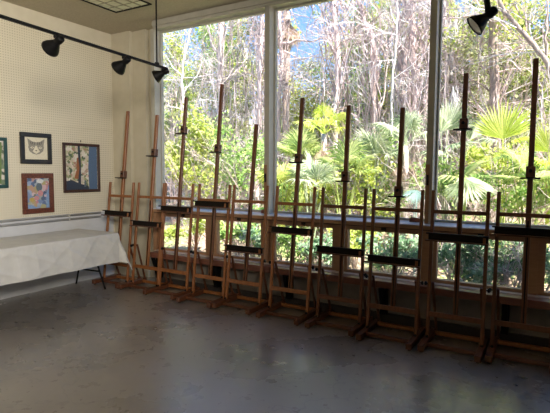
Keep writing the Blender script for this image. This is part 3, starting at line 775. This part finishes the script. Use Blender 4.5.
palmetto('low fan palm with narrow pale fingers, in the right window beside the ninth mast', G(466, 2.2), [
    (at(465, 178, 2.2), Vector((.75, -.3, -.35)), .50, 1.5, .12, 'palmgrey'), (at(463, 176, 2.3), Vector((.5, -.1, .45)), .5, 1.4, .2), (at(461, 178, 2.2), Vector((-.7, -.3, .1)), .42, 1.5, .3), (at(466, 182, 2.0), Vector((.1, -.7, -.7)), .42, 1.3, .1, 'palmgrey')], 'palm')
palmetto('yellow-green palm at the right edge of the right window', G(552, 3.4), [
    (at(549, 152, 3.4), Vector((-.1, -.2, 1)), .5, 1.3, .1, 'palmlit', Vector((1, 0, 0))), (at(546, 165, 3.2), Vector((-.6, -.3, .3)), .45, 1.4, .3, 'palmlit'), (at(551, 165, 3.2), Vector((.6, -.5, .2)), .45, 1.4, .3)], 'palmlit')
hub = at(417, 190, 2.0)
palmetto('single blue-green pleated palm leaf left of the second mullion', G(417, 2.1), [
    (hub, Vector((-.25, -.45, -.8)), .25, 1.25, .05, 'blue', Vector((1, -.1, 0))), (at(414, 192, 2.0), Vector((-.8, -.3, -.3)), .24, 1.0, .1, 'blue')], 'blue')
for (px, py, Yp, mat, lab) in (
    (300, 150, 4.2, 'palm', 'green fan palm behind the sixth mast'),
    (345, 165, 3.6, 'palm', 'yellowish spreading fan palm right of the seventh mast'),
    (375, 150, 4.4, 'palmgrey', 'grey-green fan palm between the seventh and eighth masts'),
    (282, 178, 3.4, 'yellow', 'yellowish fan palm just right of the first mullion'),
    (530, 178, 3.0, 'palm', 'low green palm beside the rightmost mast'),
    (312, 178, 3.0, 'palmgrey', 'low pale palm between the sixth and seventh masts')):
    b = G(px, Yp); top = at(px, py+12, Yp)
    if top.z < b.z+.1: top.z = b.z+.1
    palmetto(lab, b, rand_fronds(top, 9, .35, .52, 1.2), mat)

# ---- leafy understory and far trees
def bush(label, px, py, Yp, r, n, size, mat, clumps=10, group='leafy shrubs growing outside the windows', name='shrub', cat='shrub'):
    c = at(px, py, Yp); b = Vector((c.x, Yp, gz(c.x, Yp)))
    root = empty(name, b, label, cat, group)
    sm = MB()
    for k in range(9): twig(sm, b, Vector((R.uniform(-.6, .6), R.uniform(-.4, .4), 1)), max(.3, (c.z-b.z)*1.0), .012, 2, .6)
    sm.build('stems', L['twig'], root)
    fm = MB(); cloud(fm, c, r, n, size, clumps)
    fm.v = [(v[0], max(v[1], .35), v[2]) for v in fm.v]
    fm.build('foliage', L[mat], root)
    return root
BU = [
 (172, 165, 4.5, (.9, .6, .9), 2600, .10, 'yellow', 'bright yellow-green shrub in the lower left of the left window'),
 (205, 150, 5.0, (1.1, .6, 1.1), 3000, .10, 'yellow', 'tall yellow-green shrub behind the third and fourth masts'),
 (240, 165, 4.2, (1.0, .6, 1.0), 2600, .09, 'green', 'green leafy shrub behind the fifth easel mast'),
 (300, 190, 5.0, (1.0, .6, .6), 1500, .09, 'yellow', 'yellowish shrub low in the centre window behind the sixth easel'),
 (355, 180, 4.5, (.9, .6, .6), 1700, .09, 'yellow', 'yellow-green shrub low in the centre window right of the seventh mast'),
 (395, 178, 5.2, (.8, .5, .7), 1500, .09, 'green', 'green shrub low in the centre window behind the eighth easel'),
 (445, 190, 3.8, (.7, .5, .45), 1300, .08, 'green', 'small green shrub low in the right window by the second mullion'),
 (490, 165, 4.5, (.6, .5, .4), 1100, .08, 'yellow', 'yellow-green shrub below the bright fan palm leaf'),
 (515, 195, 3.2, (.7, .4, .35), 1300, .07, 'green', 'fresh green shrub left of the rightmost mast above the ledge'),
 (545, 195, 4.0, (.6, .4, .4), 900, .08, 'yellow', 'yellowish shrub low at the right edge of the right window'),
 # ferny growth seen through the low windows
 (196, 228, 2.0, (.55, .35, .30), 1500, .08, 'yellow', 'sunny ferny clump in the lower window behind the third easel'),
 (240, 232, 1.8, (.5, .35, .30), 1500, .08, 'green', 'green ferny clump in the lower window behind the fifth easel'),
 (255, 243, 1.5, (.35, .3, .22), 900, .07, 'fern', 'small cool green clump in the lower window left of the first mullion'),
 (288, 245, 1.6, (.4, .3, .25), 1100, .07, 'green', 'green clump in the lower window behind the sixth easel'),
 (322, 246, 1.8, (.4, .3, .28), 1000, .08, 'fern', 'cool green clump in the lower window between the sixth and seventh easels'),
 (355, 240, 2.4, (.45, .35, .3), 1300, .08, 'yellow', 'bright yellow clump in the lower window right of the seventh easel'),
 (392, 252, 1.5, (.45, .3, .28), 1300, .07, 'fern', 'cool green clump in the lower window behind the eighth easel'),
 (450, 258, 1.4, (.4, .3, .25), 1300, .06, 'fern', 'cool green clump in the lower window behind the ninth easel'),
 (480, 262, 1.2, (.35, .25, .22), 1000, .06, 'fern', 'cool green clump in the lower window right of the ninth easel'),
 (508, 258, 1.4, (.4, .3, .28), 1200, .06, 'dark', 'dark green clump in the lower window left of the rightmost mast'),
 (545, 262, 1.5, (.3, .3, .25), 900, .06, 'fern', 'cool green clump in the lower window at the right edge'),
]
for (px, py, Yp, r, n, sz, mat, lab) in BU: bush(lab, px, py, Yp, r, n, sz, mat)
FT = [ # px, py canopy centre, Y, radii, n, size, mat, twigs, label
 (168, 95, 11, (1.6, 1.2, 2.4), 2600, .15, 'olive', 10, 'far olive tree at the left edge of the left window'),
 (200, 85, 10, (1.5, 1.2, 1.7), 2600, .14, 'green', 12, 'far leafy green tree left of the thick grey trunk'),
 (245, 75, 9.5, (1.3, 1.0, 1.8), 2600, .13, 'yellow', 12, 'far yellow-green tree just left of the first mullion'),
 (225, 140, 12, (2.6, 1.2, 1.6), 3200, .15, 'olive', 8, 'far olive tree low behind the thick grey trunk'),
 (180, 145, 13, (2.6, 1.2, 1.6), 3000, .16, 'yellow', 8, 'far yellow-green tree low in the left window'),
 (285, 125, 13, (1.8, 1.2, 1.6), 2600, .15, 'olive', 14, 'far olive tree right of the first mullion'),
 (325, 150, 12, (2.0, 1.2, 1.2), 2800, .14, 'green', 10, 'far green tree behind the seventh easel'),
 (362, 85, 11, (1.2, 1.0, 2.4), 2200, .13, 'olive', 16, 'far olive tree right of the seventh mast'),
 (378, 35, 10, (1.1, 1.0, 1.3), 1900, .12, 'yellow', 10, 'far yellow-leaved tree high in the centre window'),
 (395, 120, 11, (1.7, 1.2, 1.8), 2800, .14, 'dark', 12, 'far dark green tree behind the eighth mast'),
 (440, 30, 10, (1.0, 1.0, 1.2), 1700, .12, 'yellow', 10, 'far yellow-leaved tree high beside the second mullion'),
 (465, 40, 9, (1.2, 1.0, 1.8), 2800, .12, 'yellow', 12, 'far yellow-green tree above the ninth mast'),
 (455, 110, 12, (1.5, 1.0, 1.8), 2600, .14, 'olive', 12, 'far olive tree behind the ninth mast'),
 (525, 45, 8.5, (1.4, 1.0, 1.5), 3400, .11, 'yellow', 12, 'far yellow-green tree at the top right of the right window'),
 (515, 110, 11, (1.6, 1.0, 2.0), 3200, .13, 'olive', 12, 'far olive tree between the last two masts'),
 (555, 100, 9.5, (1.0, 1.0, 2.4), 2600, .12, 'green', 10, 'far green tree at the right edge of the right window'),
 (500, 150, 13, (2.2, 1.0, 1.0), 2600, .14, 'green', 6, 'far green thicket tree low between the last two masts'),
]
for (px, py, Yp, r, n, sz, mat, tw, lab) in FT:
    c = at(px, py, Yp)
    trunk_tree('tree', lab, [Vector((c.x, Yp, 0)), Vector((c.x+.1, Yp, c.z*.5)), Vector((c.x, Yp, c.z+r[2]*.6))], (.09, .04), R.choice((B['grey'], B['pink'])), 'leafy trees farther back outside', tw, R.choice(('twig', 'twigpale')), 1.6,
        [(mat, [(c, r, int(n*1.9), sz, 22)])], 0, 0)
# bare twiggy saplings that make the pale haze of branches
k = 0
for (px, Yp, top, pos) in ((176, 8, 20, 'at the left edge of the left window'), (210, 8.5, 15, 'left of the thick grey trunk'), (238, 7.8, 10, 'right of the thick grey trunk'), (300, 8.5, 90, 'behind the sixth mast'), (318, 8, 90, 'between the sixth and seventh masts'), (352, 8, 10, 'right of the seventh mast'), (402, 8, 10, 'behind the eighth mast'), (430, 8.5, 10, 'hidden partly by the second mullion'), (458, 8, 40, 'behind the ninth mast'), (475, 7.5, 60, 'right of the ninth mast'), (520, 8, 50, 'left of the rightmost mast')):
    trunk_tree('sapling', 'bare pinkish many-twigged sapling '+pos, [at(px, 190, Yp), at(px+R.uniform(-4, 4), (190+top)/2, Yp), at(px+R.uniform(-6, 6), top, Yp)], (.035, .015), B['pink'], 'bare saplings in the wood', 26, R.choice(('twig', 'twigpale')), 1.15, [(R.choice(('yellow', 'olive', 'green')), [(at(px, top+(190-top)*u, Yp), (1.0, .6, .8), 800, .095, 12) for u in (.1, .3, .5, .72)])], 50, 0)
# far thicket closing the wood
th = MB()
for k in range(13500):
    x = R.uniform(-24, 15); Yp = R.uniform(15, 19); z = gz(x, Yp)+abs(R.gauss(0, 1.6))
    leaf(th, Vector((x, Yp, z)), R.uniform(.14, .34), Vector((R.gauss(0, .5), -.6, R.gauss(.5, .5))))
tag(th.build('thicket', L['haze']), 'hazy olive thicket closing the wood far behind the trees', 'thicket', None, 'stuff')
tw_ = MB()
for k in range(1080):
    x = R.uniform(-22, 14); Yp = R.uniform(13, 17); z = gz(x, Yp)
    a = Vector((x, Yp, z)); q_ = a+Vector((R.gauss(0, .8), R.gauss(0, .5), R.uniform(2.5, 7.5 if not -.66 < (x-CAM.x)/(Yp-CAM.y) < -.38 else 3.6)))
    tw_.tube(wiggle(a, q_, 6, .16), [.035, .032, .03, .026, .02, .015, .01], 3, False)
tag(tw_.build('distant_stems', L['twigpale']), 'pale mass of distant thin stems far back in the wood', 'undergrowth', None, 'stuff')
# fallen leaves and low weeds on the slope
lt = MB()
for k in range(9000):
    x = R.uniform(-8, 8); Yp = .5+R.random()**1.3*9
    leaf(lt, Vector((x, Yp, gz(x, Yp)+R.uniform(.0, .05))), R.uniform(.05, .12), Vector((R.gauss(0, .4), R.gauss(-.3, .4), 1)))
tag(lt.build('leaf_litter', L['litter']), 'pinkish brown fallen leaves scattered over the slope outside', 'leaf litter', None, 'stuff')
wd = MB()
for k in range(9000):
    x = R.uniform(-7, 8); Yp = .6+R.random()**1.2*8
    if math.sin(x*1.7+Yp*2.1)+math.sin(x*.8-Yp*1.3) < -.2: continue
    leaf(wd, Vector((x, Yp, gz(x, Yp)+R.uniform(.03, .28))), R.uniform(.05, .13), Vector((R.gauss(0, .6), R.gauss(-.4, .5), .8)), .4)
tag(wd.build('ground_weeds', L['green']), 'low green weeds spreading over the slope outside', 'weeds', None, 'stuff')
# blocks lying on the window ledge
for (bx, lab) in ((4.405, 'small red-brown brick on the window ledge just left of the second mullion'), (2.655, 'small red-brown brick on the window ledge just left of the first mullion')):
    zb = ZR-.012
    tag(MB().box(bx, .05, zb, bx+.105, .095, zb+.042, .005).box(bx+.015, .058, zb+.042, bx+.09, .087, zb+.046, .002).build('brick', M['brick']), lab, 'brick', 'bricks on the window ledge')
# hanging dry fronds and vines among the palms
# ------------------------------------------------------------------ light
w = bpy.data.worlds.new('sky'); SC.world = w; w.use_nodes = True
nt = w.node_tree; bg = nt.nodes['Background']
tc = nt.nodes.new('ShaderNodeTexCoord'); sp = nt.nodes.new('ShaderNodeSeparateXYZ'); nt.links.new(tc.outputs['Generated'], sp.inputs[0])
nt.links.new(ramp(nt, sp.outputs[2], [(.0, (.62, .74, .95)), (.25, (.22, .46, .90)), (.6, (.14, .36, .85))]), bg.inputs[0])
bg.inputs[1].default_value = 1.6
s = bpy.data.lights.new('sun', 'SUN'); so = bpy.data.objects.new('sun', s); COL.objects.link(so)
s.energy = 20; s.angle = .02; s.color = (1, .95, .86)
so.rotation_euler = Vector((-.62, .22, -.75)).to_track_quat('-Z', 'Y').to_euler(); so.location = (8, -6, 12)
def area(name, loc, target, size, power, color, sy=None):
    a = bpy.data.lights.new(name, 'AREA'); o = bpy.data.objects.new(name, a); COL.objects.link(o)
    a.energy = power; a.color = color; a.shape = 'RECTANGLE'; a.size = size; a.size_y = sy or size
    o.location = loc
    o.rotation_euler = (Vector(target)-Vector(loc)).to_track_quat('-Z', 'Y').to_euler()
    return o
a1 = area('room_fill', (6.9, -5.6, 3.2), (0, -2.6, 2.4), 1.6, 130, (1, .92, .80)); a1.data.spread = 1.25  # added fill aimed at the left wall, no visible source
a2 = area('back_fill', (4.5, -8.6, 3.3), (3.0, -4, 0), 1.6, 8, (1, .92, .82))  # weak added fill from the unseen back of the room
SC.view_settings.view_transform = 'Standard'
SC.view_settings.look = 'None'
SC.view_settings.exposure = 0
